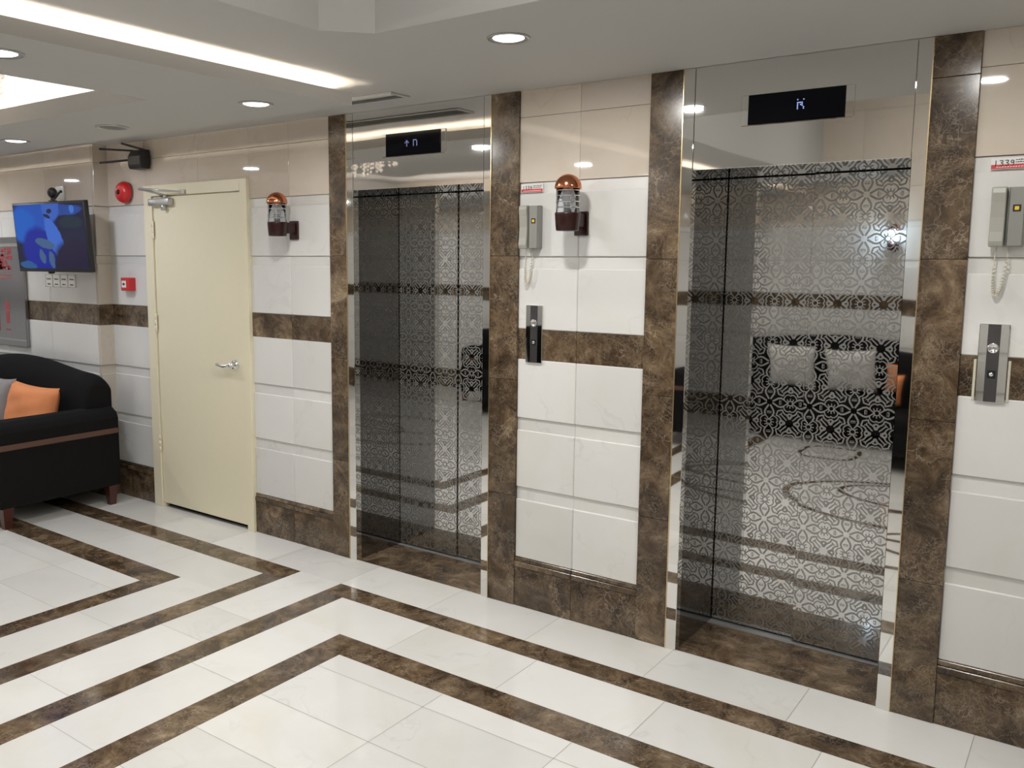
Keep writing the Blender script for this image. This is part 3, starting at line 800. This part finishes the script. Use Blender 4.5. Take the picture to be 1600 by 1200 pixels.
t = thing('webcam', (-5.57, -.272, 1.966), 'small black ball camera with a bent arm on top of the television', 'camera')
k = mb('dark'); k.lathe([(.001, -.034)]+[(.030*math.sin(a), -.034*math.cos(a)) for a in [PI*i/12 for i in range(1, 12)]]+[(.001, .034)], (0, 0, .055), 24); k.build('ball', t)
k = mb('dark'); k.box(-.03, .03, -.015, .015, 0, .006, .002); k.lathe([(.011, .004), (.011, .03)], n=12); k.build('stand', t)
k = mb('dark'); k.tube([(.0, 0, .012), (.03, 0, .016), (.065, 0, .04), (.09, 0, .055), (.105, 0, .062), (.112, 0, .054)], .007, 8); k.build('arm', t)
t = thing('cable_cover', (-5.77, TVY, 2.0), 'cream cable cover on the wall above the television', 'cable cover')
k = mb('white'); k.box(-.05, .05, -.012, 0, -.045, .085, .003); k.build('cover', t)
for i in range(4):
    x = -5.975+.098*i
    t = thing('notice_card', (x, TVY, 1.445), ('leftmost', 'second from left', 'third from left', 'rightmost')[i]+' of the four small printed cards below the television', 'card', 'small cards below the television')
    k = mb('paper'); k.box(-.043, .043, -.007, 0, -.040, .040, .001); k.build('card', t)
    k = mb('cord'); 
    for s_ in (-1, 1): k.box(s_*.045-.003, s_*.045+.003, -.009, 0, -.043, .043)
    k.box(-.045, .045, -.009, 0, .040, .046); k.build('frame', t)
    r = random.Random(i)
    for zz, w_ in ((.012, .026), (-.024, .022)):
        k = mb('ink')
        for j in range(6): k.box(-w_+j*w_/3, -w_+j*w_/3+w_/4, -.0077, -.007, zz-.003-r.random()*.002, zz+.002+r.random()*.003)
        k.build('print_line', t)
def board():
    x0, x1, z0, z1 = -7.25, -6.292, .955, 1.75
    t = thing('notice_board', ((x0+x1)/2, TVY, 0), 'grey steel board with faded red markings at the left edge behind the television', 'board')
    O = lambda v: v-(x0+x1)/2
    k = mb('brushed'); k.box(O(x0), O(x1), -.025, 0, z0, z1, .003); k.build('panel', t)
    k = mb('alu'); k.box(O(x0), O(x1), -.029, -.0245, z0+.045, z0+.052); k.build('lower_rail', t)
    k = mb('alu'); k.box(O(x0), O(x1), -.032, -.0245, z1-.07, z1-.045, .002); k.build('upper_rail', t)
    k = mb('faded'); yy = (-.0262, -.0248)
    r = random.Random(4)
    for i in range(26):
        px = O(-6.66)+r.random()*.17; pz = 1.50+r.random()*.15
        k.box(px, px+.02+r.random()*.05, *yy, pz, pz+.006+r.random()*.03)
    k.box(O(-6.68), O(-6.47), *yy, 1.468, 1.476); k.box(O(-6.68), O(-6.47), *yy, 1.448, 1.455)
    k.build('red_lettering', t)
    k = mb('faded'); c = O(-6.55)
    k.prism([(c-.035, 1.22), (c+.035, 1.22), (c+.018, 1.275), (c, 1.29), (c-.018, 1.275)], 'y', *yy)
    k.prism([(c-.022, 1.12), (c+.022, 1.12), (c+.028, 1.21), (c-.028, 1.21)], 'y', *yy); k.box(c-.035, c+.035, *yy, 1.07, 1.08)
    k.prism([(c-.16, 1.06), (c-.12, 1.06), (c-.12, 1.24), (c-.16, 1.24)], 'y', *yy)
    k.build('red_symbol', t)
board()

# ------------------------------------------------------------------ sofas and cushions
def hump(x, W, hmid=.925, hend=.855):
    u = abs(x)/(W/2)
    return hend+(hmid-hend)*(.5+.5*math.cos(PI*min(1, u*1.15)))
def sofa(loc, rz, W, label):
    """faces -y locally; back at y=0, front at y=-.82"""
    t = thing('sofa', loc, label, 'sofa', None, rz)
    D = -.80
    # body / skirt
    k = mb('velvet'); k.box(-W/2+.05, W/2-.05, D+.03, -.03, .13, .40, .01); k.build('frame', t)
    k = mb('velvet')
    n = 2 if W < 2 else 3; wi = W-.42
    for i in range(n):
        k = mb('velvet'); k.box(-wi/2+wi*i/n+.003, -wi/2+wi*(i+1)/n-.003, D-.0, -.18, .33, .42, .035, 3, True); k.build('seat_cushion', t)
    # arms
    for s_ in (-1, 1):
        k = mb('velvet'); x0, x1 = sorted((s_*W/2, s_*(W/2-.22)))
        top = [(x0, .50), (x0, .575), (x0+.015, .61), (x0+.06, .636), ((x0+x1)/2, .642), (x1-.06, .636), (x1-.015, .61), (x1, .575), (x1, .50)]
        k.prism([(x0, .125)]+top+[(x1, .125)], 'y', D, -.02)
        a = k.build('arm', t, bevel=.012)
        k = mb('leather'); xo = s_*W/2
        k.box(min(xo, xo+s_*.005), max(xo, xo+s_*.005), D+.002, -.03, .474, .508, .002); k.box(x0, x1, D-.005, D, .474, .508, .002); k.build('piping', a)
    # back with camel hump, rounded front-to-back
    k = MB().mat(M['velvet']); N = 40; rows = []
    secs = [(-.0, .15, 0), (-.02, .6, -.03), (-.03, .88, -.02)]
    for i in range(N+1):
        x = -W/2+.085+(W-.17)*i/N; h = hump(x, W)
        e = min(1, min(i, N-i)/3.0); h -= .05*(1-e)**2
        y0 = -.005
        pts = [(y0, .14), (y0, h-.06), (y0-.03, h-.015), (y0-.09, h), (y0-.14, h-.012), (y0-.175, h-.06), (y0-.19, h-.16), (y0-.20, .50), (y0-.20, .14)]
        rows.append([k.bm.verts.new((x, p[0], p[1])) for p in pts])
    fs = []
    for a, b_ in zip(rows[:-1], rows[1:]):
        for j in range(len(a)-1): fs.append(k.bm.faces.new([a[j], b_[j], b_[j+1], a[j+1]]))
    k._fin(fs, True); k._fin([k.bm.faces.new(rows[0]), k.bm.faces.new(rows[-1][::-1])])
    k.build('backrest', t, bevel=.02)
    for sx in (-1, 1):
        for y in (D+.045, -.075):
            k = mb('wood'); xc = sx*(W/2-.035)
            def ring(h, z): return [k.bm.verts.new((xc+dx*h, y+dy*h, z)) for dx, dy in ((-1, -1), (1, -1), (1, 1), (-1, 1))]
            A, B = ring(.020, 0), ring(.032, .135)
            fs = [k.bm.faces.new([A[i], A[(i+1) % 4], B[(i+1) % 4], B[i]]) for i in range(4)]+[k.bm.faces.new(A[::-1]), k.bm.faces.new(B)]
            k._fin(fs); k.build('leg', t)
    return t
def pillow(loc, rot, w, h, th, mat, label, grp=None, side=None):
    k = MB().mat(M[mat]); N = 14; 
    fr, bk = [], []
    for i in range(N+1):
        a, b_ = [], []
        for j in range(N+1):
            u, v = -1+2*i/N, -1+2*j/N
            edge = (1-u**4)*(1-v**4)
            puff = th/2*max(0, edge)**.55
            pin = 1-.10*(1-v*v)*(u*u)*.9; pin2 = 1-.10*(1-u*u)*(v*v)*.9
            x = u*w/2*pin; z = v*h/2*pin2
            wr = .006*math.sin(5*u+3*v)*edge+.004*math.sin(11*v-4*u)*edge
            a.append((x, -puff-wr, z)); b_.append((x, puff, z))
        fr.append(a); bk.append(b_)
    def grid(g, flip, share=None):
        vs = [[k.bm.verts.new(p) for p in row] for row in g]
        fs = []
        for i in range(N):
            for j in range(N):
                q = [vs[i][j], vs[i+1][j], vs[i+1][j+1], vs[i][j+1]]
                fs.append(k.bm.faces.new(q[::-1] if flip else q))
        return vs, fs
    v1, f1 = grid(fr, False)
    k._fin(f1, True)
    if side: k.mat(M[side])
    v2, f2 = grid(bk, True); k._fin(f2, True)
    bmesh.ops.remove_doubles(k.bm, verts=k.bm.verts, dist=.0005)
    o = k.build('cushion'); o.location = loc; o.rotation_euler = rot
    tag(o, label, 'cushion', grp); return o
sofa((-6.14, -.115, 0), 0, 2.0, 'black velvet sofa with humped back, below the television')
pillow((-5.635, -.455, .600), (-.22, .04, .10), .50, .37, .15, 'orange', 'orange cushion in the right corner of the sofa below the television')
pillow((-6.10, -.445, .605), (-.22, -.02, -.06), .44, .38, .15, 'greyc', 'grey cushion left of the orange one on the sofa', side='brownc')
# seating across the lobby (seen in the lift doors)
sofa((-2.0, -4.70, 0), PI, 2.3, 'black velvet sofa across the lobby, reflected in the lift doors')
sofa((-4.75, -4.70, 0), PI, 2.3, 'black velvet sofa across the lobby left of the reflected one')
pillow((-2.38, -4.36, .62), (.25, 0, PI), .46, .44, .14, 'whitec', 'left white cushion on the reflected sofa', 'white cushions on the sofa across the lobby')
pillow((-1.85, -4.36, .62), (.25, .04, PI), .44, .42, .14, 'whitec', 'right white cushion on the reflected sofa', 'white cushions on the sofa across the lobby')
pillow((-1.42, -4.36, .58), (.25, -.05, PI-.1), .28, .28, .11, 'orange', 'orange cushion on the sofa across the lobby')
pillow((-4.3, -4.36, .62), (.25, 0, PI), .44, .42, .14, 'orange', 'orange cushion on the left sofa across the lobby')
pillow((-5.0, -4.36, .62), (.25, 0, PI), .44, .42, .14, 'whitec', 'white cushion on the left sofa across the lobby')
# lit wall lamp on the opposite wall
def far_lamp(x, label):
    t = thing('wall_lamp', (x, YB, 0), label, 'wall lamp', 'lit wall lamps across the lobby')
    k = mb('maroon'); k.box(-.03, .03, 0, .06, 1.70, 1.79, .003); k.lathe([(.001, 1.71), (.046, 1.71), (.053, 1.79), (.001, 1.79)], (0, .11, 0), 24); k.build('cup', t)
    k = mb('coolbulb'); k.lathe([(.001, 1.79), (.04, 1.79), (.04, 1.89), (.001, 1.89)], (0, .11, 0), 20); k.build('bulb', t)
    k = mb('copper'); k.lathe([(.055, 1.89), (.05, 1.92), (.03, 1.94), (.001, 1.945)], (0, .11, 0), 24); k.build('cap', t)
    area('lamp_glow', (0, .2, 1.84), .1, 5, (.6, .8, 1), (PI/2, 0, PI), parent=t)
far_lamp(-1.62, 'lit blue white wall lamp across the lobby, reflected in the right lift')
far_lamp(-4.6, 'lit blue white wall lamp across the lobby, reflected in the left lift')

# ------------------------------------------------------------------ crystal chandelier in the square recess
def chandelier(cx, cy, zt, label, R=.42):
    t = thing('chandelier', (cx, cy, zt), label, 'chandelier')
    k = mb('chrome'); k.lathe([(.001, 0), (R, 0), (R, -.025), (R-.03, -.03), (.001, -.03)], n=48); k.build('canopy', t)
    k = mb('crystal'); rnd = random.Random(2)
    for ring_, (r, n, L) in enumerate(((R-.02, 40, .14), (R-.12, 30, .19), (R-.22, 20, .24), (R-.32, 9, .28))):
        for i in range(n):
            a = 2*PI*i/n; x, y = r*math.cos(a), r*math.sin(a); z = -.03
            while z > -L:
                s_ = .012; k.lathe([(.0005, z), (s_, z-s_), (.0005, z-2.1*s_)], (x, y, 0), 6, smooth=False); z -= 2.4*s_
    k.build('crystals', t)
    k = mb('warmbulb')
    for i in range(8):
        a = 2*PI*i/8+.2; x, y = (R-.17)*math.cos(a), (R-.17)*math.sin(a)
        k.lathe([(.0005, -.04), (.018, -.05), (.018, -.075), (.0005, -.085)], (x, y, 0), 10)
    k.build('bulbs', t)
chandelier(-4.60, -1.52, 2.499, 'wide flush crystal chandelier in the square ceiling recess at the left', .45)
chandelier(-.1, -2.7, HZ-.001, 'flush crystal chandelier in the high ceiling across the lobby', .5)
